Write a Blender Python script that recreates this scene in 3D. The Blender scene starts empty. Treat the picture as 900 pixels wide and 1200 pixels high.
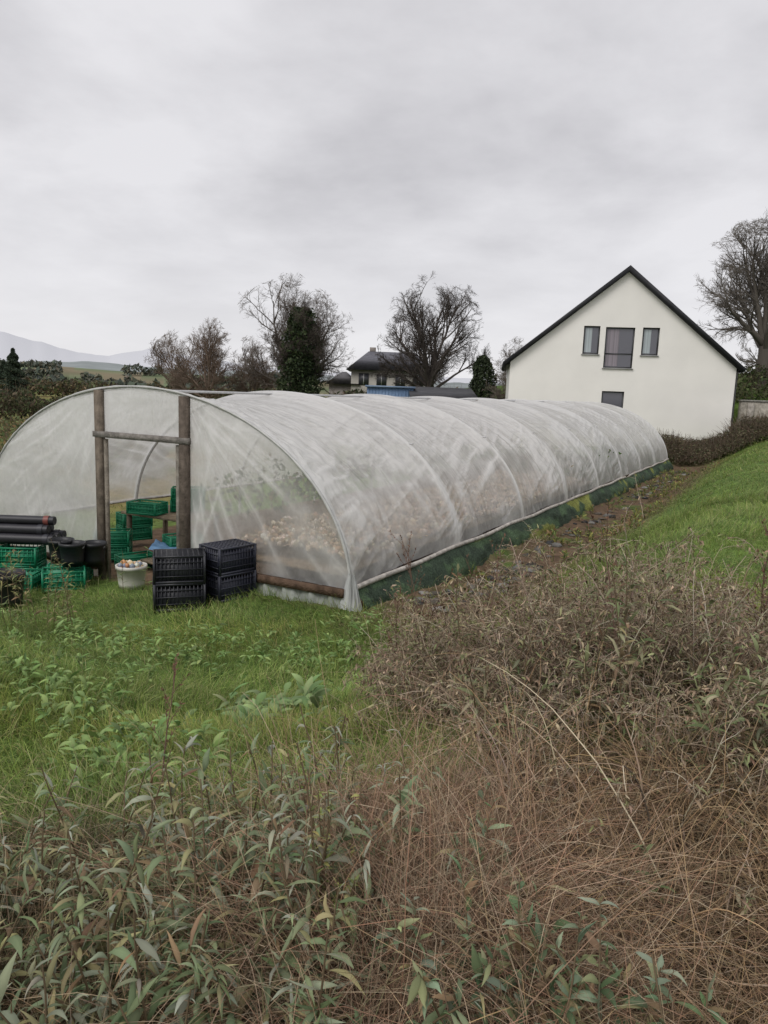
import bpy, math, numpy as np
from mathutils import Matrix, Vector
R=np.random.default_rng(7)
A0=math.radians(28.3); DX,DY=math.sin(A0),math.cos(A0); CX,CY=-.381,9.43
W2=3.87; HT=2.75; LEN=28.4
def sp(x,y): return (x-CX)*DX+(y-CY)*DY, (x-CX)*DY-(y-CY)*DX
def wxy(s,p): return CX+s*DX+p*DY, CY+s*DY-p*DX
def ss(a,b,x):
    t=np.clip((x-a)/(b-a),0,1); return t*t*(3-2*t)
def _h(i,j,s): 
    v=np.sin(i*127.1+j*311.7+s*74.7)*43758.5453; return v-np.floor(v)
def vn(x,y,s=0):
    i=np.floor(x); j=np.floor(y); u=x-i; v=y-j; u=u*u*(3-2*u); v=v*v*(3-2*v)
    return (_h(i,j,s)*(1-u)+_h(i+1,j,s)*u)*(1-v)+(_h(i,j+1,s)*(1-u)+_h(i+1,j+1,s)*u)*v
def fbm(x,y,s=0,o=4):
    r=0;a=.5;t=0
    for k in range(o): r=r+a*vn(x*2**k+k*7.3,y*2**k-k*3.1,s+k); t+=a; a*=.5
    return r/t
def terrain(x,y):
    x=np.asarray(x,float); y=np.asarray(y,float); s,p=sp(x,y)
    a=ss(1.3,4.6,p); b=ss(-1.6,-8.3,s)
    z=1.28*(1-(1-a)*(1-b))
    z=z+.045*np.clip(p-4.4,0,8)*ss(-1,6,s)*(1-ss(24,32,s))
    z=z-.07*np.clip(-p-.5,0,8)*(1-ss(14,30,s))*(1-b)
    z=z-.22*ss(.05,.45,p)*(1-ss(1.1,2.2,p))*ss(.6,3,s)*(1-ss(27,32,s))
    z=z+1.15*ss(29,38,s)*(1-a)
    z=z+ss(18.6,19.6,x)*(1.5*ss(40.3,40.7,y)+2.3*ss(41,49,y))
    n=fbm(x*.7,y*.7,3)-.5
    out=1-((p<0.15)&(p>-7.9)&(s>-.1)&(s<28.6))*1.0
    z=z+n*.16*out+(fbm(x*4,y*4,9,2)-.5)*.05*out
    return z
def nz(v): return v/np.maximum(np.linalg.norm(v,axis=-1,keepdims=True),1e-9)
class B:
    def __init__(s): s.V=[];s.F=[];s.C=[];s.n=0;s.U=[]
    def add(s,V,F,C,U=None):
        V=np.asarray(V,float).reshape(-1,3); C=np.asarray(C,float)
        if C.ndim==1: C=np.tile(C,(len(V),1))
        s.V.append(V); s.F.append(np.asarray(F).reshape(-1,4)+s.n); s.C.append(C.reshape(-1,3)); s.n+=len(V)
        if U is not None: s.U.append(np.asarray(U,float).reshape(-1,2))
    def box(s,c,size,col,rz=0,tilt=0):
        sx,sy,sz=[q/2 for q in size]
        v=np.array([[i*sx,j*sy,k*sz] for k in(-1,1) for j in(-1,1) for i in(-1,1)],float)
        if tilt:
            ct,st=math.cos(tilt),math.sin(tilt); v=v@np.array([[ct,0,-st],[0,1,0],[st,0,ct]])
        cr,sr=math.cos(rz),math.sin(rz); v=v@np.array([[cr,sr,0],[-sr,cr,0],[0,0,1]])
        s.add(v+np.array(c),[[0,2,3,1],[4,5,7,6],[0,1,5,4],[2,6,7,3],[0,4,6,2],[1,3,7,5]],col)
    def obj(s,name,mat,smooth=False,parent=None):
        V=np.concatenate(s.V);F=np.concatenate(s.F);C=np.concatenate(s.C)
        me=bpy.data.meshes.new(name); me.vertices.add(len(V)); me.vertices.foreach_set('co',V.ravel().astype('f'))
        me.loops.add(F.size); me.loops.foreach_set('vertex_index',F.ravel().astype('i'))
        me.polygons.add(len(F)); me.polygons.foreach_set('loop_start',np.arange(0,F.size,4,dtype='i'))
        me.polygons.foreach_set('loop_total',np.full(len(F),4,dtype='i'))
        me.update(calc_edges=True)
        if smooth: me.polygons.foreach_set('use_smooth',np.ones(len(F),dtype=bool))
        ca=me.color_attributes.new('Col','FLOAT_COLOR','POINT')
        ca.data.foreach_set('color',np.concatenate([np.clip(C,0,1),np.ones((len(C),1))],1).ravel().astype('f'))
        if s.U:
            U=np.concatenate(s.U); ul=me.uv_layers.new(name='UVMap'); ul.data.foreach_set('uv',U[F.ravel()].ravel().astype('f'))
        me.validate(); me.materials.append(mat)
        o=bpy.data.objects.new(name,me); bpy.context.collection.objects.link(o)
        if parent: o.parent=parent
        return o
def empty(name,loc=(0,0,0)):
    o=bpy.data.objects.new(name,None); bpy.context.collection.objects.link(o); return o
def grid(b,P,C,U=None,wrap=False):
    n,m=P.shape[:2]; i,j=np.meshgrid(np.arange(n-1),np.arange(m-1),indexing='ij'); a=i*m+j
    F=np.stack([a,a+m,a+m+1,a+1],-1); b.add(P,F,C if np.ndim(C)==1 else C.reshape(-1,3),U)
def paths(base,d,L,K,grav=0,wob=0):
    N=len(base); P=np.zeros((N,K+1,3)); P[:,0]=base; d=nz(d); g=np.broadcast_to(np.asarray(grav,float),(N,))
    L=np.broadcast_to(np.asarray(L,float),(N,))
    for k in range(K):
        d=d.copy(); d[:,2]-=g/K*1.0
        if wob: d+=R.normal(0,wob,(N,3))
        d=nz(d); P[:,k+1]=P[:,k]+d*(L/K)[:,None]
    return P
def tang(P):
    T=np.empty_like(P); T[:,:-1]=P[:,1:]-P[:,:-1]; T[:,-1]=T[:,-2]; return nz(T)
def tubes(b,P,Rr,col,sides=3):
    N,K1=P.shape[:2]; T=tang(P); ref=np.where(np.abs(T[:,:1,2:3])>.8,np.array([1,.13,.2]),np.array([.1,.2,1.]))
    u=nz(np.cross(T,np.broadcast_to(ref,T.shape))); v=np.cross(T,u)
    an=np.arange(sides)*2*math.pi/sides
    V=P[:,:,None]+Rr[:,:,None,None]*(u[:,:,None]*np.cos(an)[None,None,:,None]+v[:,:,None]*np.sin(an)[None,None,:,None])
    n,k,q=np.meshgrid(np.arange(N),np.arange(K1-1),np.arange(sides),indexing='ij'); q2=(q+1)%sides
    f=lambda k,q:(n*K1+k)*sides+q
    F=np.stack([f(k,q),f(k,q2),f(k+1,q2),f(k+1,q)],-1)
    col=np.asarray(col,float); 
    C=np.broadcast_to(col if col.ndim==1 else col[:,None,None,:],V.shape)
    b.add(V,F,C)
def ribbons(b,P,side,W,prof,col,fold=0,g0=.55,g1=1.1):
    N,K1=P.shape[:2]; W=np.broadcast_to(np.asarray(W,float),(N,)); prof=np.asarray(prof)
    off=side[:,None,:]*(W[:,None,None]*.5*prof[None,:,None])
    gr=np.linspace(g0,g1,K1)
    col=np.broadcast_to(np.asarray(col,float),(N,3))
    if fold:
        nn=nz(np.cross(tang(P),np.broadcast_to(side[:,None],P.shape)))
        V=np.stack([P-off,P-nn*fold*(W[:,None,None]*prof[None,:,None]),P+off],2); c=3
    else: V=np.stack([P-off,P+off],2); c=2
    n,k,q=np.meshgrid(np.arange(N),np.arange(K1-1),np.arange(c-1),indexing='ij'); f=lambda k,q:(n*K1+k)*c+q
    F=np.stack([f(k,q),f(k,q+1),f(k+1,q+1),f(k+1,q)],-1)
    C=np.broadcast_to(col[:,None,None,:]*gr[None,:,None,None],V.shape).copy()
    if c==3: C[:,:,1]*=1.18
    b.add(V,F,C)
def rdir(N,tilt0,tilt1):
    a=R.uniform(0,2*math.pi,N); t=R.uniform(tilt0,tilt1,N); return np.stack([np.cos(a)*np.sin(t),np.sin(a)*np.sin(t),np.cos(t)],1)
def sides_of(d):
    a=nz(np.cross(d,nz(R.normal(0,1,d.shape)))); return a
def hside(d):
    return nz(np.cross(d,np.array([0,0,1.]))+R.normal(0,.25,d.shape))
def pal(N,cols,jit=.15,wts=None):
    cols=np.array(cols); c=cols[R.choice(len(cols),N,p=wts)]; return c*(1+R.normal(0,jit,(N,1)))*(1+R.normal(0,.04,(N,3)))
def leafquads(b,P,size,col):
    N=len(P); d=nz(R.normal(0,1,(N,3))); s=nz(np.cross(d,nz(R.normal(0,1,(N,3))))); sz=np.broadcast_to(size,(N,))[:,None]
    V=np.stack([P-d*sz*.5,P+s*sz*.28,P+d*sz*.5,P-s*sz*.28],1); b.add(V,np.arange(N*4).reshape(-1,4),np.repeat(col,4,0))
def children(P,L,n,t0,t1,a0,a1,lf,taper=.5):
    N,K1=P.shape[:2]; idx=np.repeat(np.arange(N),n); t=R.uniform(t0,t1,len(idx)); f=t*(K1-1); k=np.minimum(f.astype(int),K1-2); fr=(f-k)[:,None]
    base=P[idx,k]*(1-fr)+P[idx,k+1]*fr; T=tang(P)[idx,k]; a=R.uniform(a0,a1,len(idx))[:,None]
    d=T*np.cos(a)+sides_of(T)*np.sin(a); Lc=L[idx]*lf*(1-taper*t)*R.uniform(.7,1.2,len(idx)); return base,d,Lc,idx,t
# ---------- materials
def mat_col(name,rough=.8,trans=0,spec=.3,nscale=0,namt=.3,bump=0,bscale=20):
    m=bpy.data.materials.new(name); m.use_nodes=True; nt=m.node_tree; N=nt.nodes; Lk=nt.links; bs=N['Principled BSDF']; out=N['Material Output']
    at=N.new('ShaderNodeAttribute'); at.attribute_name='Col'; c=at.outputs['Color']
    bs.inputs['Roughness'].default_value=rough; bs.inputs['Specular IOR Level'].default_value=spec
    tc=N.new('ShaderNodeTexCoord')
    if nscale:
        no=N.new('ShaderNodeTexNoise'); no.inputs['Scale'].default_value=nscale; no.inputs['Detail'].default_value=8; Lk.new(tc.outputs['Object'],no.inputs['Vector'])
        mr=N.new('ShaderNodeMapRange'); mr.inputs[1].default_value=.3; mr.inputs[2].default_value=.7; mr.inputs[3].default_value=1-namt; mr.inputs[4].default_value=1+namt; Lk.new(no.outputs[0],mr.inputs[0])
        vm=N.new('ShaderNodeVectorMath'); vm.operation='SCALE'; Lk.new(c,vm.inputs[0]); Lk.new(mr.outputs[0],vm.inputs['Scale']); c=vm.outputs[0]
    if bump:
        n2=N.new('ShaderNodeTexNoise'); n2.inputs['Scale'].default_value=bscale; n2.inputs['Detail'].default_value=6; Lk.new(tc.outputs['Object'],n2.inputs['Vector'])
        bp=N.new('ShaderNodeBump'); bp.inputs['Strength'].default_value=bump; bp.inputs['Distance'].default_value=.05; Lk.new(n2.outputs[0],bp.inputs['Height']); Lk.new(bp.outputs[0],bs.inputs['Normal'])
    Lk.new(c,bs.inputs['Base Color'])
    if trans:
        tr=N.new('ShaderNodeBsdfTranslucent'); Lk.new(c,tr.inputs['Color']); mx=N.new('ShaderNodeMixShader'); mx.inputs[0].default_value=trans
        Lk.new(bs.outputs[0],mx.inputs[1]); Lk.new(tr.outputs[0],mx.inputs[2]); Lk.new(mx.outputs[0],out.inputs['Surface'])
    return m
M_ground=mat_col('ground_soil_grass',.95,0,.1,6,.35,.6,14)
M_leaf=mat_col('leaf',.65,.25,.25); M_grass=mat_col('grass_blade',.5,.35,.35); M_dead=mat_col('dead_grass',.75,0,.2)
M_bark=mat_col('bark',.9,0,.1); M_hill=mat_col('hill',1,0,0,.02,.15); M_mount=mat_col('mountain_haze',1,0,0)
M_wall=mat_col('render_wall',.9,0,.2,.6,.04,.1,30); M_roof=mat_col('slate_roof',.6,0,.3,3,.2)
M_plastic=mat_col('plastic',.45,0,.45,8,.12); M_wood=mat_col('weathered_wood',.85,0,.15,9,.35,.5,40); M_metal=mat_col('galvanised_steel',.4,0,.6,20,.1)
M_net=mat_col('netting',.8,0,.2,30,.5,.8,50); M_stone=mat_col('stone',.8,0,.3,7,.3,.4,18)
def mat_film(name):
    m=bpy.data.materials.new(name); m.use_nodes=True; nt=m.node_tree; N=nt.nodes; Lk=nt.links; bs=N['Principled BSDF']; out=N['Material Output']
    at=N.new('ShaderNodeAttribute'); at.attribute_name='Col'; sr=N.new('ShaderNodeSeparateColor'); Lk.new(at.outputs['Color'],sr.inputs[0])
    uv=N.new('ShaderNodeUVMap'); uv.uv_map='UVMap'
    def noise(sx,sy,rot,scale,det=4):
        mp=N.new('ShaderNodeMapping'); mp.inputs['Scale'].default_value=(sx,sy,1); mp.inputs['Rotation'].default_value=(0,0,rot); 
        Lk.new(uv.outputs[0],mp.inputs[0]); n=N.new('ShaderNodeTexNoise'); n.inputs['Scale'].default_value=scale; n.inputs['Detail'].default_value=det; n.inputs['Distortion'].default_value=.6
        Lk.new(mp.outputs[0],n.inputs['Vector']); return n.outputs[0]
    n1=noise(1,.3,.6,2.6,4); n3=noise(1,1,0,1.3,6); n4=noise(1,1,0,14,6)
    def mt(op,a,b=None,v=None):
        x=N.new('ShaderNodeMath'); x.operation=op; Lk.new(a,x.inputs[0])
        if b is not None: Lk.new(b,x.inputs[1])
        if v is not None: x.inputs[1].default_value=v
        return x.outputs[0]
    bp=N.new('ShaderNodeBump'); bp.inputs['Strength'].default_value=.8; bp.inputs['Distance'].default_value=.09; Lk.new(n1,bp.inputs['Height'])
    bs.inputs['Base Color'].default_value=(.92,.915,.90,1); bs.inputs['Roughness'].default_value=.2; bs.inputs['Specular IOR Level'].default_value=.65
    Lk.new(bp.outputs[0],bs.inputs['Normal'])
    tr=N.new('ShaderNodeBsdfTranslucent'); tr.inputs[0].default_value=(.94,.935,.92,1)
    mx=N.new('ShaderNodeMixShader'); mx.inputs[0].default_value=.42; Lk.new(bs.outputs[0],mx.inputs[1]); Lk.new(tr.outputs[0],mx.inputs[2])
    tp=N.new('ShaderNodeBsdfTransparent'); tp.inputs[0].default_value=(.97,.97,.96,1)
    lw=N.new('ShaderNodeLayerWeight'); lw.inputs[0].default_value=.5
    f=mt('MULTIPLY',lw.outputs['Facing'],None,.36); f=mt('ADD',f,sr.outputs[0])
    k=mt('MULTIPLY',mt('SUBTRACT',n3,None,.5),None,.4); f=mt('ADD',f,k); f=mt('ADD',f,mt('MULTIPLY',mt('SUBTRACT',n4,None,.5),None,.2))
    x=N.new('ShaderNodeClamp'); x.inputs[1].default_value=.1; x.inputs[2].default_value=.97; Lk.new(f,x.inputs[0])
    m2=N.new('ShaderNodeMixShader'); Lk.new(x.outputs[0],m2.inputs[0]); Lk.new(tp.outputs[0],m2.inputs[1]); Lk.new(mx.outputs[0],m2.inputs[2]); Lk.new(m2.outputs[0],out.inputs['Surface'])
    return m
M_film=mat_film('polythene_film')
M_glass=bpy.data.materials.new('window_glass'); M_glass.use_nodes=True; g=M_glass.node_tree.nodes['Principled BSDF']; g.inputs['Base Color'].default_value=(.10,.10,.12,1); g.inputs['Roughness'].default_value=.06; g.inputs['Specular IOR Level'].default_value=.9

# ---------- ground
def axis(a,b,step,far):
    mid=np.arange(a,b,step); k=np.array([step*(1.22**i) for i in range(1,60)]).cumsum(); k=k[k<far]; return np.concatenate([a-k[::-1],mid,mid[-1]+k])
gx=axis(-12,24,.15,7000); gy=axis(-3,46,.15,7000)
X,Y=np.meshgrid(gx,gy,indexing='ij'); far=np.hypot(X,Y)
Z=terrain(X,Y); s_,p_=sp(X,Y)
n1=fbm(X*.5,Y*.5,1)[...,None]; n2=fbm(X*1.7,Y*1.7,2)[...,None]; n3=fbm(X*.06,Y*.06,5)[...,None]
green=np.array([.13,.20,.045]); dgreen=np.array([.07,.11,.03]); soil=np.array([.13,.088,.058]); ochre=np.array([.24,.18,.08])
col=dgreen+(green-dgreen)*n2+0*X[...,None]
fld=(ss(14,24,Y)*ss(-4,-8,X))[...,None]*ss(.35,.65,n1*.6+n3*.4); col=col*(1-fld)+ochre*fld
path=(ss(-.1,.3,p_)*(1-ss(1.9,2.9,p_))*ss(-1.2,.5,s_)*(1-ss(29,33,s_)))[...,None]*ss(.2,.45,n2); col=col*(1-path)+soil*path
ins=((p_<.1)&(p_>-7.9)&(s_>-.1)&(s_<28.5))[...,None]*1.0; col=col*(1-ins)+soil*1.2*ins
wz=(1-ss(2.4,3.4,Y))[...,None]; col=col*(1-wz)+np.array([.035,.03,.016])*wz
b=B(); grid(b,np.stack([X,Y,Z],-1),col); b.obj('ground',M_ground,True)

# ---------- hills
def ridge(name,Rr,prof,depth,colf,n=400,seed=0,mat=None):
    b=B(); a=np.linspace(math.radians(-100),math.radians(100),n); hs=prof(np.degrees(a))
    rr=np.array([Rr-depth,Rr-depth*.66,Rr-depth*.33,Rr,Rr+depth]); hf=np.array([-.02,.34,.7,1,.5])
    P=np.stack([np.sin(a)[:,None]*rr,np.cos(a)[:,None]*rr,hs[:,None]*hf+0*rr],-1)
    c=colf(P[...,0],P[...,1]); grid(b,P,c); b.obj(name,mat or M_hill,True)
def pr(pts,sc,amp,seed):
    xs,ys=zip(*pts); return lambda d:np.interp(d,xs,ys)*sc+ (fbm(d*1.3,d*0,seed,5)-.5)*amp*sc
def c1(x,y):
    k=np.floor(x/38+fbm(x*.01,y*.01,4)*2)*3+np.floor(y/45+fbm(x*.013,y*.01,6)*2); h=_h(k,k*0,2)[...,None]
    c=np.where(h<.35,[.18,.22,.13],np.where(h<.7,[.14,.17,.10],[.22,.19,.13])); return c
ridge('distant_hills',700,pr([(-100,15),(-40,16),(-28,18),(-20,14),(-10,13),(10,8),(40,8),(100,8)],1,.0,1),260,c1,900)
ridge('distant_hills',1500,pr([(-100,.024),(-40,.030),(-27,.024),(-22,.028),(-17,.024),(-8,.024),(0,.02),(100,.015)],1500,.004,2),500,lambda x,y:np.array([.27,.295,.295])*(.8+.4*fbm(x*.01,y*.01,3)[...,None]),500)  # far ridge: distance haze mixed into its greyed, bluish base colour
ridge('mountain',6000,pr([(-100,.03),(-45,.06),(-32,.061),(-27,.056),(-23,.038),(-20.5,.034),(-18.5,.043),(-17,.047),(-15.5,.040),(-14,.036),(-6,.026),(100,.012)],6000,.004,5),1500,lambda x,y:np.array([.58,.59,.625])+0*x[...,None],700,0,M_mount)  # aerial haze baked into the pale blue-grey base colour
b=B()
for (ra,a0,a1,n,h) in((430,-33,-8,2600,4),(520,-33,-6,2600,5),(620,-34,-5,3000,6),(280,-33,-12,2000,3)):
    a=np.radians(R.uniform(a0,a1,n)); k=fbm(np.degrees(a)*1.1,a*0,ra,4)>.47; a=a[k]; rr=ra+18*np.sin(a*40)+R.normal(0,4,len(a)); base=np.interp(rr,[435,525,610,700],[0,.34,.7,1.])*15
    z=base+R.random(len(a))*h*(.5+fbm(np.degrees(a)*4,a*0,3)); leafquads(b,np.stack([np.sin(a)*rr,np.cos(a)*rr,z],1),R.uniform(2,5,len(a)),pal(len(a),[[.11,.125,.095],[.15,.145,.11],[.09,.105,.09]]))
b.obj('distant_trees',M_bark)

# ---------- polytunnel
tun=empty('polytunnel')
def arch(th): return W2*(1-np.cos(th)), HT*np.sin(th)**.94
NB=8; BL=LEN/NB
th0=math.asin((.28/HT)**(1/.94))
def rdg(a,b,s,pw=5): return (1-np.abs(2*vn(a,b,s)-1))**pw
ns=NB*52+1; nt=270
U_=np.linspace(0,NB,ns); fu=U_-np.floor(U_); S=(np.floor(U_)+fu-.125*np.sin(2*math.pi*fu))*BL; S[-1]=LEN
TH=np.linspace(th0,math.pi-th0,nt); SS,TT=np.meshgrid(S,TH,indexing='ij')
fr=(SS/BL)%1.0; dm=np.minimum(fr,1-fr)*BL; rr_=TT*3.3
al=SS+.45*rr_; ac=rr_-.42*SS
msk=ss(.45,.72,fbm(SS*.45,rr_*.6,51,3)); lowm=np.exp(-((TT-.62)/.42)**2)+np.exp(-((TT-2.5)/.42)**2)
f1=rdg(ac*4.2+.8*vn(al*1.5,ac,5),al*.45,52,4)*(.3*msk+1.0*lowm*ss(.33,.58,fbm(SS*.5,rr_*.2,54,2)))
al2=rr_+.25*SS; f2=rdg((SS-.18*rr_)*5.5+.6*vn(rr_*1.2,SS,7),al2*.5,57,4)*np.exp(-dm/.55)*ss(.35,.65,fbm(SS*.7,rr_*.9,58,3))
f3=rdg((SS*.8-.5*rr_)*5,(SS+rr_)*.4,61,5)*np.exp(-SS/1.6)*np.exp(-((TT-1.15)/.5)**2)*1.3
f4=rdg(ac*9+1.2*vn(al*2,ac*2,15),al*.9,65,3)*ss(.45,.7,fbm(SS*.8,rr_*.8,66,3))*.7
f5=rdg((SS*.95+.3*rr_)*6+1.5*vn(rr_,SS,19),rr_*.6-SS*.2,75,4)*ss(.5,.72,fbm(SS*.6+9,rr_*.7,76,3))*.6
fold=np.clip(f1*.9+f2+f3+f4+f5,0,1.4)
sag=.19*(1-np.exp(-dm/.30))*(.6+.4*np.sin(np.pi*fr))*np.sin(TT)**.35
rad=.035-sag+.036*fold*(1-np.exp(-dm/.1))+.07*(fbm(SS*1.1,rr_*.9,63,3)-.5)*(1-np.exp(-dm/.2))
op=.43+.22*ss(.7,1.45,TT)*(1-ss(1.7,2.5,TT))+.5*np.exp(-(dm/.05)**2)+.14*np.exp(-(dm/.22)**2)+.5*fold-.13*(1-ss(.2,.75,TT))+.08*ss(8,26,SS)-.14*ss(.5,.7,fbm(SS*.6,rr_*.9,91,3))
q,z=arch(TT); nq=np.cos(TT); nzv=np.sin(TT)
x,y=wxy(SS,-q+nq*rad); b=B(); grid(b,np.stack([x,y,z+nzv*rad],-1),np.stack([op,op,op],-1),np.stack([SS,rr_],-1).reshape(-1,2)); b.obj('cover_film',M_film,True,tun)
b=B()
thh=np.linspace(0,math.pi,49)
Ph=[]
for k in range(NB+1):
    s=min(max(k*BL,.03),LEN-.03); q,z=arch(thh); q=np.concatenate([[q[0]],q,[q[-1]]]); z=np.concatenate([[-.6],z,[-.9]]); x,y=wxy(s,-q); Ph.append(np.stack([x,y,z],-1))
Ph=np.array(Ph); tubes(b,Ph,np.full(Ph.shape[:2],.027),np.array([.55,.55,.54]),8)
def bar(b,pts,r,col,sides=8):
    P=np.array(pts,float)[None]; tubes(b,P,np.full(P.shape[:2],r),np.array(col),sides)
def wp(s,p,z): x,y=wxy(s,p); return [x,y,z]
bar(b,[wp(0,-W2,HT-.03),wp(LEN,-W2,HT-.03)],.02,[.5,.5,.5])
for k in range(1,NB):
    bar(b,[wp(k*BL,-.95,1.95),wp(k*BL,-W2*2+.95,1.95)],.016,[.5,.5,.5])
b.obj('hoops',M_metal,True,tun)
b=B()
for pz in (.04,-W2*2-.04): 
    ks=np.linspace(-.05,LEN+.05,60); x,y=wxy(ks,pz+.01*np.sin(ks*1.7)); P=np.stack([x,y,.27+.012*np.sin(ks*2.3)],-1)[None]; tubes(b,P,np.full(P.shape[:2],.036),np.array([.46,.43,.39]),6)
b.obj('base_rail',M_wood,True,tun)
b=B(); q,z=arch(np.linspace(th0,math.pi-th0,90)); x,y=wxy(-.015,-q); P=np.stack([x,y,z+.022],-1)[None]; tubes(b,P,.015*(1+.6*R.random(P.shape[:2])),np.array([.48,.48,.46]),6)
b.obj('film_hem',M_plastic,True,tun)
def panel(b,q0,q1,zb,n=120,m=90,amp=.03,s0=-.01,seed=0,flip=1,base=.3):
    Q=np.linspace(q0,q1,n)[:,None]+np.zeros((1,m)); c=np.clip((W2-Q)/W2,-1,1); top=HT*np.sqrt(np.maximum(1-c*c,0))**.94
    zbv=np.minimum(np.broadcast_to(zb,Q.shape),top-.002); t=np.linspace(0,1,m)[None]; Zz=zbv+(top-zbv)*t
    edge=np.sin(np.pi*np.clip((Q-q0)/(q1-q0),0,1))**.4*np.sin(np.pi*t)**.4
    qa=D0 if flip>0 else D1; ang=np.arctan2(np.abs(qa-Q)+.15,2.75-Zz+.05); dist=np.hypot(qa-Q,2.75-Zz)
    fo=rdg(ang*9+.5*vn(dist*1.5,ang*3,seed),dist*.5,seed+2,4)*ss(.3,.6,fbm(Q*.9,Zz*.9,seed+4,3))*(.35+.65*np.exp(-dist/1.8))
    fo2=rdg((Q+.3*flip*Zz)*5,Zz*.6,seed+6,5)*ss(.5,.75,fbm(Q*.8,Zz*.6,seed+9,3))*.7; fo=fo+fo2+.5*rdg(ang*23,dist*.8,seed+12,4)*ss(.4,.7,fbm(Q*1.4,Zz,seed+14,3))
    off=amp*fo*edge+.10*edge*(fbm(Q*.8,Zz*.8,seed+3,3)-.5)
    x,y=wxy(s0-off,-Q); op=base+.6*fo+.14*ss(1.0,2.3,Zz)+.25*(fbm(Q*1.1,Zz*1.1,seed+5)-.5); grid(b,np.stack([x,y,Zz],-1),np.stack([op]*3,-1),np.stack([Q,Zz],-1).reshape(-1,2))
D0,D1=2.86,4.62
b=B(); panel(b,.02,D0,.24,seed=3,flip=1,base=.24); panel(b,D1,2*W2-.02,-.45,seed=8,flip=-1,base=.42); panel(b,D0,D1,2.0,amp=.02,seed=12,m=20,base=.45)
panel(b,.02,D0,.2,amp=.02,s0=LEN,seed=21); panel(b,D1,2*W2-.02,.2,s0=LEN,seed=22,flip=-1); panel(b,D0,D1,.2,s0=LEN,seed=24)
b.obj('end_film',M_film,True,tun)
b=B(); n,m=70,8
Q=np.linspace(-.04,D0,n)[:,None]+np.zeros((1,m)); t=np.linspace(0,1,m)[None]; Zz=.24-.42*t+0*Q
x,y=wxy(-.05-.10*t+.03*np.sin(Q*17+2*t)+.02*np.sin(Q*41),-Q); grid(b,np.stack([x,y,Zz],-1),np.array([.32,.34,.31])*(.5+.9*fbm(Q*5,Zz*5,3)[...,None]),None)
aa=np.linspace(-.5,2.2,60)[:,None]+np.zeros((1,12)); t=np.linspace(0,1,12)[None]; rr=.035+.14*t+.022*np.sin(aa*13+3*t)*t+.014*np.sin(aa*31)
cxw,cyw=wxy(-.02,.0); P=np.stack([cxw+rr*np.sin(aa+2.3),cyw-rr*np.cos(aa-.5),.45-.55*t+.02*np.sin(aa*7)],-1); grid(b,P,np.array([.52,.53,.52])*(.65+.55*vn(aa*5,t*3,4)[...,None]),None)
b.obj('skirt_film',M_plastic,True,tun)
b=B(); n,m=500,11; S=np.linspace(0,LEN,n)[:,None]+np.zeros((1,m)); t=np.linspace(0,1,m)[None]
bul=.04+.24*t+.08*np.sin(np.pi*t)*fbm(S*1.5,t*2+0*S,31)*2+.08*(fbm(S*4,t*3+0*S,32)-.5)
x,y=wxy(S,bul); zz=.26-.50*t-.03*t*fbm(S*2,S*0,3)
cn=fbm(S*.9,t*1.5+0*S,35)[...,None]; c=np.where(cn<.45,[.05,.075,.05],np.where(cn<.63,[.075,.12,.065],[.24,.26,.07]))*(.5+1.*fbm(S*7,t*4+0*S,36)[...,None])
grid(b,np.stack([x,y,zz],-1),c); b.obj('green_netting',M_net,True,tun)
b=B(); rz=-A0
def wbox(b,q,s,z0,z1,w,d,col,rot=0):
    x,y=wxy(s,-q); b.box((x,y,(z0+z1)/2),(w,d,z1-z0),col,rz+rot)
wd=[.13,.105,.085]
def archz(q): return HT*math.sqrt(max(0,1-((W2-q)/W2)**2))**.94
wbox(b,D0,-.06,-.35,archz(D0),.13,.1,wd); wbox(b,D1,-.06,-.55,archz(D1),.12,.1,[.17,.14,.11])
wbox(b,D0+.13,-.05,-.35,1.95,.06,.05,[.22,.2,.17]); wbox(b,D1-.12,-.05,-.5,1.95,.05,.05,[.25,.22,.18])
x0,y0=wxy(-.075,-(D0+D1)/2); b.box((x0,y0,2.02),(D1-D0+.2,.085,.09),[.24,.22,.20],rz)
x0,y0=wxy(-.10,-1.22); b.box((x0,y0,.2),(2.3,.06,.11),[.13,.085,.06],rz)
x0,y0=wxy(-.09,-(D1+1.4)); b.box((x0,y0,-.1),(2.6,.06,.11),[.14,.1,.07],rz)
b.obj('door_frame',M_wood,False,tun)

# ---------- inside
def bulbs(b,C,r,col):
    N=len(C); u=np.linspace(0,math.pi,4); v=np.arange(5)*2*math.pi/5
    T=np.stack([np.sin(u)[:,None]*np.cos(v),np.sin(u)[:,None]*np.sin(v),np.cos(u)[:,None]+0*v],-1).reshape(-1,3)
    V=C[:,None]+T[None]*r[:,None,None]; i,j=np.meshgrid(np.arange(3),np.arange(5),indexing='ij'); j2=(j+1)%5
    F=np.stack([i*5+j,(i+1)*5+j,(i+1)*5+j2,i*5+j2],-1).reshape(-1,4); F=(np.arange(N)*20)[:,None,None]+F[None]
    b.add(V,F,np.repeat(col,20,0))
b=B(); N=9000; s=R.uniform(.3,13,N); q=R.uniform(.28,2.3,N); h=.42+.30*fbm(s*1.1,q*1.3,41)*ss(.1,.6,q)+.12*fbm(s*4,q*4,42)
x,y=wxy(s,-q); bulbs(b,np.stack([x,y,h+.02*R.normal(size=N)],1),R.uniform(.025,.055,N),pal(N,[[.62,.47,.33],[.70,.60,.48],[.48,.31,.19],[.28,.18,.10],[.34,.26,.16]],.12))
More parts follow.
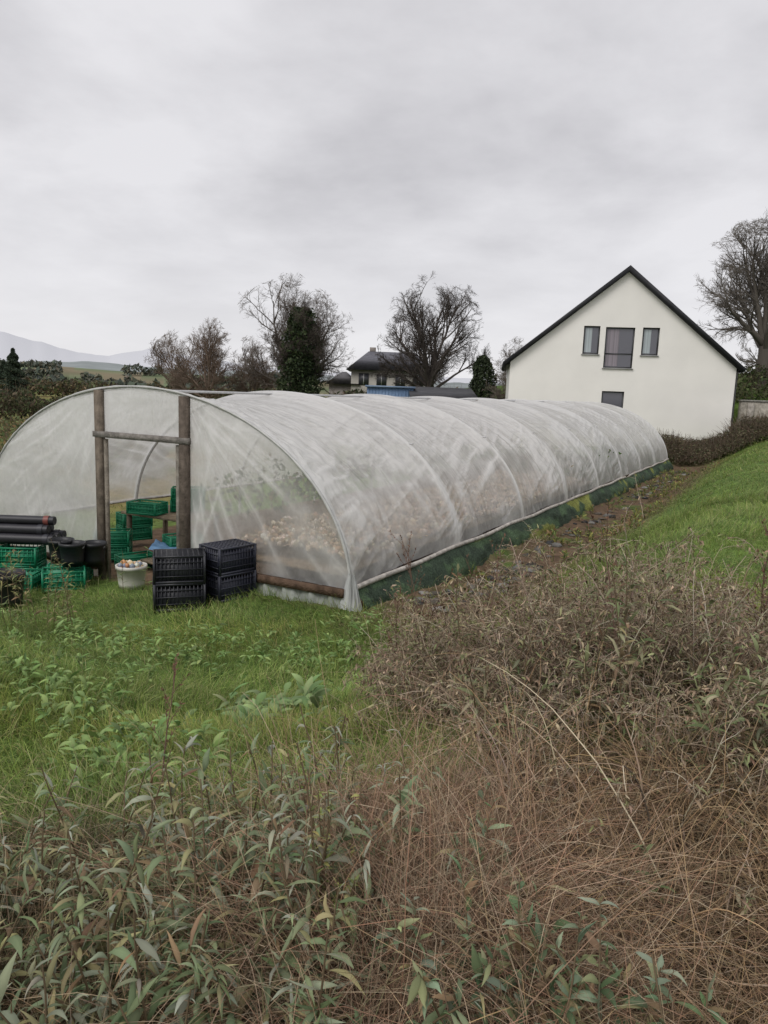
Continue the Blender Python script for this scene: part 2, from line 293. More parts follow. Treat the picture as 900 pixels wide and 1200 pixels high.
N=8000; s=R.uniform(.3,13,N); q=R.uniform(.28,2.3,N); x,y=wxy(s,-q); h=.48+.28*fbm(s*1.1,q*1.3,41)*ss(.1,.6,q); d=rdir(N,.3,1.6); P=paths(np.stack([x,y,h],1),d,R.uniform(.1,.28,N),2,.6); ribbons(b,P,hside(d),.014,[1,.9,.3],pal(N,[[.62,.48,.33],[.42,.32,.2],[.28,.24,.13]]))
b.obj('drying_onions',M_dead,True)
b=B()
for k in range(7):
    s=1.2+2.1*k; x,y=wxy(s,-1.3); b.box((x,y,.36),(2.0,2.0,.05),[.3,.22,.15],rz)
    for q in(.45,1.3,2.15):
        for ds in(-.8,.8): wbox(b,q,s+ds,-.2,.33,.07,.07,[.25,.2,.15])
b.obj('bench',M_wood)
b=B(); N=6500; s=R.uniform(4,27,N); q=np.where(R.random(N)<.35,R.uniform(5,7,N),R.uniform(.3,2.3,N)); s=np.where(q<3,R.uniform(11.5,27.5,N),s); x,y=wxy(s,-q); hh=R.uniform(.1,1.0,N)*fbm(s*.8,q,44)*1.8
leafquads(b,np.stack([x,y,hh],1),R.uniform(.1,.22,N),pal(N,[[.07,.12,.035],[.11,.15,.045],[.22,.17,.09]],.2)); b.obj('vegetable_bed',M_leaf)

# ---------- crates, pipes, buckets
def crate(b,x,y,z,w,d,h,rot,col,tn=9):
    cr,sr=math.cos(rot),math.sin(rot)
    def bx(lx,ly,lz,sx,sy,sz,c=col): b.box((x+lx*cr-ly*sr,y+lx*sr+ly*cr,z+lz),(sx,sy,sz),c,rot)
    bx(0,0,.012,w-.02,d-.02,.02)
    for i in(-1,1):
        for j in(-1,1): bx(i*(w/2-.015),j*(d/2-.015),h/2,.03,.03,h-.004)
        for zz,tt in((h-.014,.028),(h*.52,.014),(.03,.03),(h*.28,.01),(h*.76,.01)):
            bx(0,i*(d/2-.009),zz,w-.06,.014,tt); bx(i*(w/2-.009),0,zz,.014,d-.06,tt)
        for k in range(1,tn): bx(-w/2+w*k/tn,i*(d/2-.010),h/2,.012,.008,h-.06)
        for k in range(1,tn-3): bx(i*(w/2-.010),-d/2+d*k/(tn-3),h/2,.008,.012,h-.06)
        bx(0,i*(d/2-.022),h*.42,w-.06,.006,h*.8); bx(i*(w/2-.022),0,h*.42,.006,d-.06,h*.8)
blk=[.022,.023,.03]; grn=[.012,.22,.11]
def stack(name,x,y,n,w,d,h,rot,col,z=None,inv=False):
    b=B(); z0=float(terrain(x,y))+.0 if z is None else z
    for k in range(n): crate(b,x+R.normal(0,.008),y+R.normal(0,.008),z0+k*h*.97,w,d,h,rot+R.normal(0,.02),col,13 if inv else 9)
    if inv:
        cr,sr=math.cos(rot),math.sin(rot); zt=z0+n*h*.97
        for i in range(10): lx=-w/2+.03+i*(w-.06)/9; b.box((x+lx*cr,y+lx*sr,zt),(.018,d-.02,.012),col,rot)
        for i in range(7): ly=-d/2+.03+i*(d-.06)/6; b.box((x-ly*sr,y+ly*cr,zt+.002),(w-.02,.018,.012),col,rot)
    return b.obj(name,M_plastic)
stack('black_plastic_crate_stack',-2.66,9.5,2,.66,.46,.38,.30,blk,inv=True)
stack('black_plastic_crate_stack',-2.12,9.92,2,.62,.46,.38,.85,[.026,.028,.045],inv=True)
gcr=[(-5.75,11.55,2,.1),(-6.45,11.7,2,-.1),(-4.95,11.45,1,.15),(-4.75,10.75,1,.4),(-5.5,10.9,1,.0)]
for (x,y,n,r) in gcr: stack('green_plastic_crate_stack',x,y,n,.6,.4,.3,r,grn)
stack('green_plastic_crate_stack',-4.25,13.1,1,.6,.4,.22,-.3,grn,z=.52)
stack('green_plastic_crate_stack',-3.65,13.6,2,.6,.4,.22,.2,grn,z=.52)
stack('green_plastic_crate_stack',-4.85,13.0,2,.6,.4,.26,.2,grn,z=-.3)
stack('green_plastic_crate_stack',-4.2,12.3,1,.6,.4,.22,.7,grn,z=-.27)
stack('green_plastic_crate_stack',-3.5,12.7,2,.6,.4,.26,.7,grn,z=-.27)
stack('green_plastic_crate_stack',-5.0,14.6,2,.6,.4,.28,.7,grn,z=-.27)
b=B(); b.box((-3.9,13.5,.48),(1.5,1.1,.05),[.3,.24,.17],rz)
for i in(-.65,.65):
    for j in(-.45,.45):
        b.box((-3.9+i*math.cos(rz)-j*math.sin(rz),13.5+i*math.sin(rz)+j*math.cos(rz),.07),(.07,.07,.76),[.25,.2,.15],rz)
b.obj('potting_table',M_wood)
def lathe(b,x,y,z,prof,col,n=20):
    a=np.linspace(0,2*math.pi,n+1); P=np.stack([x+prof[:,0][:,None]*np.cos(a),y+prof[:,0][:,None]*np.sin(a),z+prof[:,1][:,None]+0*a],-1); grid(b,P[:, ::-1],np.array(col))
def bucket(name,x,y,z,r,h,col):
    b=B(); lathe(b,x,y,z,np.array([[.001,.01],[r*.8,.01],[r*.8,0],[r*.86,h*.3],[r*.97,h*.86],[r*1.04,h*.87],[r*1.04,h],[r*.96,h],[r*.93,h*.8],[r*.78,.03],[.001,.03]]),col)
    a=np.linspace(0,math.pi,15); P=np.stack([x+r*np.cos(a),y-r*.5*np.sin(a),z+h*.9-r*.55*np.sin(a)],-1)[None]; tubes(b,P,np.full(P.shape[:2],.006),np.array([.4,.4,.4]),5); return b.obj(name,M_plastic,True)
bucket('white_bucket',-3.72,10.7,-.22,.22,.38,[.62,.6,.55])
b=B(); N=60; C=np.stack([-3.72+R.uniform(-.14,.14,N),10.7+R.uniform(-.14,.14,N),.10+R.uniform(0,.08,N)],1); bulbs(b,C,R.uniform(.03,.05,N),pal(N,[[.6,.45,.25],[.5,.25,.12],[.65,.6,.5],[.25,.3,.35]])); b.obj('vegetable_scraps',M_plastic,True)
for (x,y,z) in((-4.72,11.0,.04),(-4.98,11.2,.04),(-4.5,11.25,-.0)): bucket('black_bucket',x,y,z,.19,.36,[.02,.021,.024])
bucket('black_bin',-5.05,9.6,float(terrain(-5.05,9.6)),.26,.5,[.02,.02,.022])
b=B()
for (y,z,r) in((11.45,.33,.08),(11.62,.33,.08),(11.8,.34,.08),(11.53,.47,.08),(11.71,.48,.08),(11.6,.61,.07)):
    x0=-7.2; x1=-5.28+R.uniform(-.1,.1)
    P=np.array([[x0,y+.1,z],[ (x0+x1)/2,y+.04,z-.01],[x1,y,z]])[None]; tubes(b,P,np.full((1,3),r),np.array([.025,.024,.03]),12)
    P=np.array([[x1-.16,y,z],[x1-.08,y,z]])[None]; tubes(b,P,np.full((1,2),r+.008),np.array([.20,.06,.05] if z>.6 else [.04,.04,.05]),12)
    P=np.array([[x1-.001,y,z],[x1+.001,y,z]])[None]; tubes(b,P,np.array([[r,r*.05]]),np.array([.008,.008,.01]),12)
b.obj('black_pipe_pile',M_plastic,True)
b=B(); b.box((-3.55,12.0,-.1),(.5,.9,.03),[.25,.2,.14],.9); b.box((-3.6,12.1,-.02),(.3,.2,.12),[.55,.5,.42],.2); b.obj('wooden_board',M_wood)
b=B(); u=np.linspace(0,1,14)[:,None]+np.zeros((1,14)); v=u.T; P=np.stack([-3.95+.55*u,12.2+.6*v,.0+.22*fbm(u*3,v*3,5)],-1); grid(b,P,np.array([.16,.3,.5])*(.7+.6*fbm(u*8,v*8,2)[...,None])); b.obj('blue_net_sack',M_plastic,True)
b=B(); N=240
s=R.uniform(.3,LEN,N)**1.0; p=R.uniform(.35,.9,N)+.3*R.random(N); s[:90]=R.uniform(.5,5,90); s[90:150]=R.uniform(16,28,60); x,y=wxy(s,p); z=terrain(x,y)
u=np.linspace(0,math.pi,7); v=np.linspace(0,2*math.pi,10)
for i in range(N):
    r=R.uniform(.025,.085); sc=np.array([R.uniform(.8,1.7),R.uniform(.7,1.4),R.uniform(.35,.9)])
    T=np.stack([np.sin(u)[:,None]*np.cos(v),np.sin(u)[:,None]*np.sin(v),np.cos(u)[:,None]+0*v],-1); k=1+.9*(vn(T[...,0]*2+i,T[...,1]*2+T[...,2]*1.5,i)-.5)
    c=[[.15,.145,.135],[.03,.03,.032],[.10,.085,.07],[.23,.22,.21],[.05,.05,.052]][R.integers(5)]
    grid(b,T*k[...,None]*r*sc+np.array([x[i],y[i],z[i]+r*.25]),np.array(c))
b.obj('rubble_stones',M_stone,True)

# ---------- house
hs=empty('white_house'); HX,HY=12.28,40.; ha=math.radians(-8)
hw=5.8; ez=4.75; rzh=9.5; gb=-.3
wins=[(-2.06,-1.22,5.28,6.74),(-.93,.56,4.59,6.70),(.95,1.81,5.30,6.72),(-.88,.28,1.7,3.37)]
b=B(); xs=sorted(set([-hw,hw,0]+[w[0] for w in wins]+[w[1] for w in wins])); top=lambda x:ez+(rzh-ez)*(1-abs(x)/hw)
wc=[.87,.845,.80]
for a,c in zip(xs[:-1],xs[1:]):
    m=(a+c)/2; iv=sorted([(w[2],w[3]) for w in wins if w[0]-1e-6<m<w[1]+1e-6]); z=gb
    for (l,h) in iv: b.add([[a,0,z],[c,0,z],[c,0,l],[a,0,l]],[[0,1,2,3]],wc); z=h
    b.add([[a,0,z],[c,0,z],[c,0,top(c)],[a,0,top(a)]],[[0,1,2,3]],wc)
for w in wins:
    a,c,l,h=w; d=.16
    for q in ([[a,0,l],[a,d,l],[a,d,h],[a,0,h]],[[c,0,l],[c,d,l],[c,d,h],[c,0,h]],[[a,0,l],[c,0,l],[c,d,l],[a,d,l]],[[a,0,h],[c,0,h],[c,d,h],[a,d,h]]): b.add(q,[[0,1,2,3]],wc)
HD=10
for sx in(-hw,hw): b.add([[sx,0,gb],[sx,HD,gb],[sx,HD,ez],[sx,0,ez]],[[0,1,2,3]],wc)
b.add([[-hw,HD,gb],[hw,HD,gb],[hw,HD,ez],[-hw,HD,ez]],[[0,1,2,3]],wc); b.add([[-hw,HD,ez],[hw,HD,ez],[0,HD,rzh],[0,HD,rzh]],[[0,1,2,3]],wc)
walls=b.obj('walls',M_wall,False,hs)
b=B()
for sx in(-1,1):
    sl=math.atan2(rzh-ez,hw); L=math.hypot(hw,rzh-ez)+.32; nx,nzz=math.sin(sl),math.cos(sl); ux,uz=math.cos(sl),-math.sin(sl)
    v=[]
    for yy in(-.28,HD+.28):
        for (t,o) in((0,0.01),(L,.01),(L,.24),(0,.24)):
            vx,vz=ux*t+nx*o,rzh+uz*t+nzz*o
            if t==0: vx=0; vz=rzh+o/nzz
            v.append([sx*vx,yy,vz])
    b.add(v,[[0,1,2,3],[7,6,5,4],[0,4,5,1],[1,5,6,2],[2,6,7,3],[3,7,4,0]],[.028,.028,.032])
b.obj('roof',M_roof,False,hs)
b=B(); bg=B(); fc=[.025,.027,.03]
for i,w in enumerate(wins):
    a,c,l,h=w; f=.07; yy=.12
    b.box(((a+c)/2,yy,l+f/2),(c-a,.05,f),fc); b.box(((a+c)/2,yy,h-f/2),(c-a,.05,f),fc); b.box((a+f/2,yy,(l+h)/2),(f,.05,h-l-2*f),fc); b.box((c-f/2,yy,(l+h)/2),(f,.05,h-l-2*f),fc)
    if i==1: b.box(((a+c)/2,yy,l+.75),(c-a-2*f,.045,.05),fc)
    bg.add([[a,.14,l],[c,.14,l],[c,.14,h],[a,.14,h]],[[0,1,2,3]],[.1,.1,.1])
    b.box(((a+c)/2,-.03,l-.03),(c-a+.1,.1,.045),[.3,.3,.3])
b.obj('window_frames',M_metal,False,hs); bg.obj('window_glass',M_glass,False,hs)
b=B()
for w,cc in((wins[0],[.45,.5,.52]),(wins[2],[.45,.5,.52]),(wins[1],[.30,.27,.30])):
    a,c,l,h=w; n=16; xs_=np.linspace(a+.1,a+.1+(c-a)*.42,n); P=np.stack([np.stack([xs_,.134+.0*xs_,0*xs_+zz],-1) for zz in(l+.1,h-.1)],1); grid(b,P,np.array(cc)*(.6+.5*vn(np.arange(n)*.9,0*np.arange(n),3)[:,None,None]+np.zeros((n,2,1))))
b.obj('pane_strips',M_wall,False,hs)  # pale streaked strips set just in front of the upper panes
b=B(); bar(b,[[-hw-.12,-.1,ez-.1],[-hw-.12,HD,ez-.1]],.07,[.03,.03,.03]); bar(b,[[hw+.14,-.1,ez-.14],[hw+.14,HD,ez-.14]],.07,[.03,.03,.03]); bar(b,[[hw+.08,.1,ez-.2],[hw+.08,.1,.6]],.045,[.05,.05,.05]); b.obj('gutters',M_metal,True,hs)
hs.location=(HX,HY,0); hs.rotation_euler=(0,0,ha)
fh=empty('slate_roofed_house'); b=B()
b.box((0,0,2.4),(7.6,7,4.8),[.42,.40,.36]); b.box((-4.6,-1,1.7),(2.6,4.5,3.4),[.30,.27,.25]); b.obj('walls',M_wall,False,fh)
b=B()
def hip(b,cx,cy,w,d,z0,z1,r,c):
    b.add([[cx-w/2,cy-d/2,z0],[cx+w/2,cy-d/2,z0],[cx+w/2,cy+d/2,z0],[cx-w/2,cy+d/2,z0],[cx-r/2,cy,z1],[cx+r/2,cy,z1]],[[0,1,5,4],[2,3,4,5],[1,2,5,5],[3,0,4,4],[0,3,2,1]],c)
hip(b,0,0,8.6,8,4.75,6.7,4.6,[.12,.12,.14]); hip(b,-4.6,-1,3.4,5.4,3.35,4.6,.4,[.12,.115,.12]); b.box((-1.9,.3,6.8),(.6,.5,.6),[.25,.22,.2]); b.obj('roof',M_roof,False,fh)
b=B()
for xx in(-2.6,-.9,.9,2.6): b.box((xx,-3.52,3.9),(.95,.06,1.1),[.05,.05,.06]); b.box((xx,-3.545,3.9),(.05,.04,1.0),[.6,.6,.6])
b.obj('windows',M_metal,False,fh); fh.location=(.2,75,0.2)
sh=empty('blue_shed'); b=B(); b.box((.1,45,1.7),(2.7,3,2.9),[.15,.23,.36]); 
for k in range(14): b.box((-1.15+k*.19,43.49,1.7),(.06,.03,2.86),[.12,.19,.31])
b.obj('walls',M_plastic,False,sh); b=B(); b.box((.1,45,3.21),(2.9,3.3,.1),[.18,.25,.36]); b.obj('roof',M_plastic,False,sh)
sh=empty('dark_shed'); b=B(); b.box((3.1,43.5,1.5),(3.4,3.4,2.6),[.05,.045,.045]); b.obj('walls',M_wood,False,sh); b=B(); 
b.add([[1.2,41.6,2.75],[5.0,41.6,2.75],[5.0,45.4,3.3],[1.2,45.4,3.3],[1.2,41.6,2.65],[5.0,41.6,2.65],[5.0,45.4,3.2],[1.2,45.4,3.2]],[[0,1,2,3],[7,6,5,4],[0,4,5,1],[1,5,6,2],[2,6,7,3],[3,7,4,0]],[.05,.05,.055]); b.obj('roof',M_roof,False,sh)
b=B(); b.box((24.5,40.25,2.05),(11.2,.3,2.1),[.36,.33,.28]); b.box((24.5,40.25,3.14),(11.3,.4,.08),[.30,.29,.26])
for k in range(4): b.box((19.4+k*2.9,40.06,2.0),(.35,.1,2.0),[.34,.31,.27])
b.obj('retaining_wall',M_stone)

# ---------- trees
def tree(name,x,y,z0,zt,cr,tr,seed,zc=.55,trunk=.28,col=(.085,.07,.06),n1=10,fine=3,ivy=0,thin=1.):
    global R; R=np.random.default_rng(seed); H=zt-z0; b=B(); base=np.array([[0,0,-.3]])
    P0=paths(base,np.array([[.03,0,1.]]),H*trunk+.3,6,0,.04); r0=(tr*np.linspace(1.15,.8,7)[None]).copy(); r0[0,0]*=1.3
    c=np.array([0,0,H*zc]); rad=np.array([cr,cr,H*(1-zc)])
    allP=[(P0,r0,9,1)]
    t=R.uniform(.75,1,n1); k=np.minimum((t*6).astype(int),5); bb=P0[0,k]*(1-(t*6-k))[:,None]+P0[0,k+1]*(t*6-k)[:,None]
    az=np.arange(n1)*2.4+R.uniform(-.4,.4,n1); ti=np.linspace(.08,1.15,n1)+R.uniform(-.08,.08,n1); dd=np.stack([np.cos(az)*np.sin(ti),np.sin(az)*np.sin(ti),np.cos(ti)],1)
    o=(bb-c)/rad; dv=dd/rad; A=(dv**2).sum(1); Bq=(o*dv).sum(1); Cq=(o**2).sum(1)-1; disc=np.maximum(Bq*Bq-A*Cq,.01); LL=np.maximum((-Bq+np.sqrt(disc))/A,.8)*R.uniform(.7,.92,n1)
    P1=paths(bb,dd,LL,8,-.15,.09); r1=tr*R.uniform(.34,.52,(n1,1))*np.linspace(1,.2,9)[None]; allP.append((P1,r1,6,1)); P,Lp,rr=P1,LL,r1
    for lev,(n,a0,a1,lf,K,cap) in enumerate([(9,.35,.85,.58,6,.06),(7,.35,.9,.6,5,.03),(6,.35,.95,.6,4,.019*thin),(fine,.35,.95,.65,3,.013*thin)]):
        bb,dd,LL,idx,t=children(P,Lp,n,.18,.98,a0,a1,lf,.35); kk=np.minimum((t*(P.shape[1]-1)).astype(int),P.shape[1]-1); rs=np.clip(rr[idx,kk]*.62,.008,cap)
        P2=paths(bb,dd,LL,K,-.12,.10); r2=rs[:,None]*np.linspace(1,.35,K+1)[None]; allP.append((P2,r2,4 if lev==0 else 3,0)); P,Lp,rr=P2,LL,r2
    for P,rr,sd,st in allP:
        q=(P-c)/rad; ln=np.linalg.norm(q,axis=-1,keepdims=True)
        an=np.arctan2(q[...,1:2],q[...,0:1]); lim=.86+.22*vn(an*2.2+9,q[...,2:3]*2.6+5,seed)
        k=np.where((ln>lim)&(q[...,2:3]>-.6),(lim+.4*(ln-lim))/np.maximum(ln,1e-6),1); P=c+(P-c)*k if not (st and sd==9) else P
        tubes(b,P,rr,np.array(col)*R.uniform(.85,1.15),sd)
    e=empty(name) if ivy else None
    o=b.obj('branches' if ivy else name,M_bark,True,e)
    if ivy:
        b=B(); N=ivy; t=R.random(N); a=R.uniform(0,2*math.pi,N); w=1.3*(.45+.8*vn(a*1.3+20,t*7,3)+.6*vn(a*3+20,t*16,5))*np.sin(np.pi*np.clip(t*.80+.16,0,1))**.4*R.random(N)**.4
        Pq=np.stack([np.cos(a)*w,np.sin(a)*w,t*H*.92+.2],1); leafquads(b,Pq,R.uniform(.14,.34,N),pal(N,[[.04,.06,.025],[.07,.095,.04],[.025,.04,.018]],.2)); b.obj('ivy_foliage',M_leaf,False,e); o=e
    o.location=(x,y,z0); return o
tree('bare_tree',-7.7,60,.6,11.3,5.1,.34,11,.50,.22,(.17,.145,.125),13,4)
tree('ivy_clad_tree',-6.6,56,.6,9.3,2.2,.2,12,.55,.4,ivy=9500)
tree('bare_tree',-15.2,62,.6,8.6,3.6,.24,13,.5,.2,(.18,.135,.105),11,3)
tree('bare_tree',-18.2,66,.6,7.6,2.6,.2,14,.5,.2,(.17,.13,.10),9,2)
tree('bare_tree',-11.8,66,.6,7.2,2.6,.2,24,.5,.2,(.17,.13,.105),9,2)
tree('bare_tree',3.3,58,.9,11.0,4.3,.42,15,.58,.26,(.10,.085,.075),13,4)
tree('bare_tree',8.3,52,1,6.6,1.7,.12,16,.55,.25,(.19,.16,.13),7,2)
tree('bare_tree',10.4,60,1,7.6,2.0,.12,19,.55,.25,(.19,.16,.13),7,2)
tree('bare_tree',22.4,45.5,4.2,13.7,4.7,.42,17,.54,.24,(.17,.15,.13),14,4,thin=1.05)
tree('bare_tree',32,60,4.2,12.0,4.0,.3,18,.52,.24,(.15,.13,.11),10,2)
R=np.random.default_rng(99)
def conifer(name,x,y,z0,h,r,col,n=7000,pw=.8):
    e=empty(name); b=B(); bar(b,[[0,0,0],[0,0,h*.9]],.09,[.06,.045,.035]); b.obj('trunk',M_bark,True,e)
    b=B(); t=R.random(n)**.8; a=R.uniform(0,2*math.pi,n); w=r*(1-t)**pw*(.55+.45*np.sin(t*38+a*2)*(pw>.6)+.4*(vn(a*1.5+9,t*7,2)-.2))*R.random(n)**.4+.05
    P=np.stack([np.cos(a)*w,np.sin(a)*w,t*h*.97+.2-w*.25],1); leafquads(b,P,R.uniform(.12,.3,n),pal(n,[col,[c*.6 for c in col]],.2)); b.obj('foliage',M_leaf,False,e); e.location=(x,y,z0)
conifer('conifer_tree',-40,80,.9,5.2,2.0,[.06,.085,.055]); conifer('conifer_tree',-42.6,83,.9,3.8,1.8,[.06,.085,.055]); conifer('evergreen_tree',6.7,54,1,4.7,2.0,[.06,.08,.04],5000,.4)
def hedge(name,x0,y0,x1,y1,zt,wid,n,cols,twig=0,size=(.1,.25),seed=1):
    b=B(); t=R.random(n); L=math.hypot(x1-x0,y1-y0); nx,ny=-(y1-y0)/L,(x1-x0)/L; o=R.uniform(-1,1,n)
    x=x0+(x1-x0)*t+nx*o*wid/2; y=y0+(y1-y0)*t+ny*o*wid/2; g=terrain(x,y); hh=zt*(.35+1.1*fbm(x*.45,y*.45,seed,4))*(1-.5*o*o)
    z=g+hh*R.random(n)**.6; k=vn(x*1.3,y*1.3+z,seed)[:,None]; leafquads(b,np.stack([x,y,z],1),R.uniform(size[0],size[1],n),pal(n,cols,.2)*(.6+.8*k))
    if twig:
        i=R.integers(0,n,twig); d=rdir(twig,0,.8); P=paths(np.stack([x,y,g+hh*.4],1)[i],d,hh[i]*R.uniform(.4,.9,twig),3,.3,.1); tubes(b,P,np.full((twig,4),.012)*np.linspace(1,.4,4),pal(twig,[[.17,.13,.095],[.22,.17,.12]]))
    b.obj(name,M_leaf)
dk=[[.06,.08,.035],[.09,.10,.05],[.12,.09,.06]]; br=[[.15,.12,.07],[.10,.12,.05],[.18,.14,.08]]
hedge('hedge',-30,54,12,52,2.0,2.5,16000,dk,3500,(.15,.4),3)
hedge('hedge',-60,84,-8,78,1.9,4,9000,dk+br,2500,(.25,.6),4)
hedge('hedge',13.3,36.2,19.8,37.0,1.25,2.6,16000,[[.14,.115,.075],[.11,.12,.06],[.18,.14,.09]],3500,(.05,.13),5)
hedge('hedge',19.5,36.6,25,38,1.1,2,5000,dk,1500,(.08,.2),6)
hedge('hedge',19,44,36,47,1.3,3,8000,[[.08,.11,.04],[.12,.13,.06]],1500,(.12,.3),7)
hedge('scrub',-26,26,-9,30,1.1,8,12000,[[.24,.22,.09],[.28,.20,.10],[.14,.19,.07],[.12,.16,.06]],2500,(.08,.22),8)
hedge('scrub',-34,40,-10,42,1.2,9,9000,[[.26,.19,.10],[.14,.17,.07],[.16,.18,.08]],2000,(.12,.3),9)
hedge('scrub',-13,17,-9,21,.8,4,8000,[[.14,.2,.07],[.22,.22,.09]],1200,(.05,.15),10)

# ---------- grass
GC=[[.34,.46,.115],[.27,.40,.09],[.42,.52,.15],[.20,.32,.08],[.50,.49,.22]]
def bushmask(x,y): return np.exp(-(((x-1.3)/1.15)**2+((y-3.9)/1.0)**2)**2)
def dens(x,y):
    s,p=sp(x,y); m=np.ones_like(x)
    m*=1-((p<.12)&(p>-7.95)&(s>-.12)&(s<28.6))
    pth=ss(-.3,.2,p)*(1-ss(1.6,2.5,p+.9*(fbm(x*.6,y*.6,7)-.5)))*ss(-1,.6,s)*(1-ss(30,33,s)); m*=1-.93*pth
    m*=1-.9*bushmask(x,y)
    lim=2.3+.5*fbm(x*1.1,y*0,8)+ss(.1,.8,x)*1.0; m*=.06+.94*ss(lim-.3,lim+.4,y)
    m*=1-.75*((x<-3.4)&(s>-.9)&(p<0)&(p>-8)); return m
def grass(name,y0,y1,num,hk,wk,xr,K=3,gc=GC,sel=None):
    b=B(); 
    y=np.sqrt(R.uniform(y0*y0,y1*y1,num)); x=R.uniform(-1,1,num)*(xr*y+1.2); keep=R.random(num)<dens(x,y)
    if sel is not None: keep&=sel(x,y)
    x=x[keep];y=y[keep]; n=len(x); z=terrain(x,y)-.01
    cl=fbm(x*1.5,y*1.5,13,3); h=hk*R.uniform(.5,1.2,n)*(.3+1.4*cl); a=fbm(x*.9,y*.9,17)*9; d=rdir(n,.05,.75)+np.stack([np.cos(a),np.sin(a),0*a],1)*.28
    P=paths(np.stack([x,y,z],1),d,h,K,R.uniform(.3,1.6,n)); tone=(.4+1.1*fbm(x*.8,y*.8,19,3))[:,None]
    yl=ss(.5,.75,fbm(x*.5,y*.5,71,3))[:,None]; c=pal(n,gc,.16)*tone; c=c*(1-.5*yl)+c*np.array([1.3,1.05,.9])*.5*yl
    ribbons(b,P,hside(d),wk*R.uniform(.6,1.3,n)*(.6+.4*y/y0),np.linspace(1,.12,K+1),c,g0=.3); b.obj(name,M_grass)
grass('grass',2.2,6,105000,.19,.0045,.72,4)
grass('grass',6,13,125000,.18,.0065,.62,3)
grass('grass',13,40,130000,.15,.013,.56,2,sel=lambda x,y:(x>0))
grass('grass',13,60,40000,.22,.022,.62,2,gc=GC+[[.38,.32,.15],[.42,.32,.15]],sel=lambda x,y:(x<=0))
def broad(b,bx,by,nl,L,W,cols,t0=.4,t1=1.3,grav=1.,hz=.0):
    n=len(bx); idx=np.repeat(np.arange(n),nl); x,y=bx[idx],by[idx]; N=len(idx); d=rdir(N,t0,t1); z=terrain(x,y)+hz*R.random(N)
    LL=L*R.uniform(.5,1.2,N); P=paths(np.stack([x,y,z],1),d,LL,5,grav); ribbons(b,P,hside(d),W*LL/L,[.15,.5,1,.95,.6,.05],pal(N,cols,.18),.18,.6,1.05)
b=B(); n=700; y=R.uniform(3.0,9.0,n); x=R.uniform(-.62,.1,n)*y+.3; k=(fbm(x*.8,y*.8,23)>.53)&(R.random(n)<dens(x,y)); broad(b,x[k],y[k],8,.10,.032,[[.23,.35,.11],[.30,.42,.15],[.18,.28,.09]],hz=.16)
n=26; x=R.normal(-.7,.2,n); y=R.normal(4.9,.35,n); broad(b,x,y,6,.17,.06,[[.2,.31,.12],[.27,.36,.16]],hz=.2)
b.obj('broadleaf_weeds',M_leaf,True)
b=B(); n=600; s=R.uniform(.5,28,n); p=R.uniform(.35,2.4,n); k=fbm(s*.7,p*1.2,81)>.52; x,y=wxy(s[k],p[k]); broad(b,x,y,8,.14,.04,[[.18,.22,.07],[.32,.32,.09],[.14,.2,.07],[.3,.2,.10]],.1,1.1,.8,.14); b.obj('tunnel_side_weeds',M_leaf,True)
# ---------- leafy shrubs
def leafy(b,bx,by,H,nl,LL,LW,cols,lean=.5,tipc=None,stemc=(.20,.15,.09),grav=.5,g=(.4,1.5)):
    n=len(bx); z=terrain(bx,by); d=rdir(n,0,lean); Hs=H*R.uniform(.45,1.2,n); P=paths(np.stack([bx,by,z],1),d,Hs,7,grav*.6,.06)
    tubes(b,P,.0035*np.linspace(1.2,.5,8)[None]*np.ones((n,1)),np.array(stemc),4)
    bb,dd,_,idx,t=children(P,Hs,nl,.15,1,.5,1.15,.3); N=len(bb); sz=LL*R.uniform(.35,1.2,N)*(1.15-.5*t)
    c=pal(N,cols,.16)*R.uniform(.7,1.25,(n,1))[idx]
    dead=(R.random(N)<.10+.25*(1-t))[:,None]; c=np.where(dead,pal(N,[[.30,.21,.12],[.22,.15,.09],[.36,.31,.16]]),c)
    if tipc is not None: k=ss(.82,1,t)[:,None]*(.8*(R.random(n)<.45))[idx][:,None]; c=c*(1-k)+np.array(tipc)*k
    Pl=paths(bb,dd,sz,6,R.uniform(g[0],g[1],N),.12); ribbons(b,Pl,hside(dd),LW*sz/LL*R.uniform(.55,1.1,N),[.12,.65,1,.95,.7,.38,.03],c,.24,.7,1.05)
BC=[[.27,.32,.18],[.22,.27,.14],[.35,.38,.27],[.36,.34,.17],[.17,.23,.11],[.28,.34,.19]]
b=B()
n=170; y=R.uniform(1.2,2.2,n); x=R.uniform(-.64,-.03,n)*(y+.35); leafy(b,x,y,.44,24,.11,.024,BC,.65,(.46,.48,.40),g=(.6,2.4))
n=62; leafy(b,R.normal(-.25,.26,n),R.normal(2.05,.2,n),.46,24,.115,.025,BC,.5,(.46,.48,.40),g=(.6,2.4)); b.obj('buddleia_shrub',M_leaf,True)
b=B(); n=44; leafy(b,R.normal(.36,.18,n),R.normal(1.38,.13,n),.42,22,.085,.030,[[.18,.26,.14],[.24,.31,.2],[.14,.21,.10],[.27,.29,.15]],.6,(.36,.41,.31)); b.obj('buddleia_shrub',M_leaf,True)
b=B(); n=50; leafy(b,R.normal(1.85,.25,n),R.normal(2.85,.3,n),.62,22,.13,.029,[[.21,.27,.12],[.27,.29,.14],[.31,.30,.19]],.55,g=(.6,2)); 
n=34; leafy(b,R.normal(.95,.24,n),R.normal(3.3,.3,n),.78,20,.12,.027,[[.20,.25,.11],[.25,.27,.13],[.29,.28,.17]],.4,g=(.6,2))
n=8; leafy(b,R.normal(1.3,.3,n),R.normal(2.2,.2,n),.42,18,.09,.024,[[.20,.25,.11],[.25,.27,.13]],.5,g=(.6,2)); b.obj('buddleia_shrub',M_leaf,True)
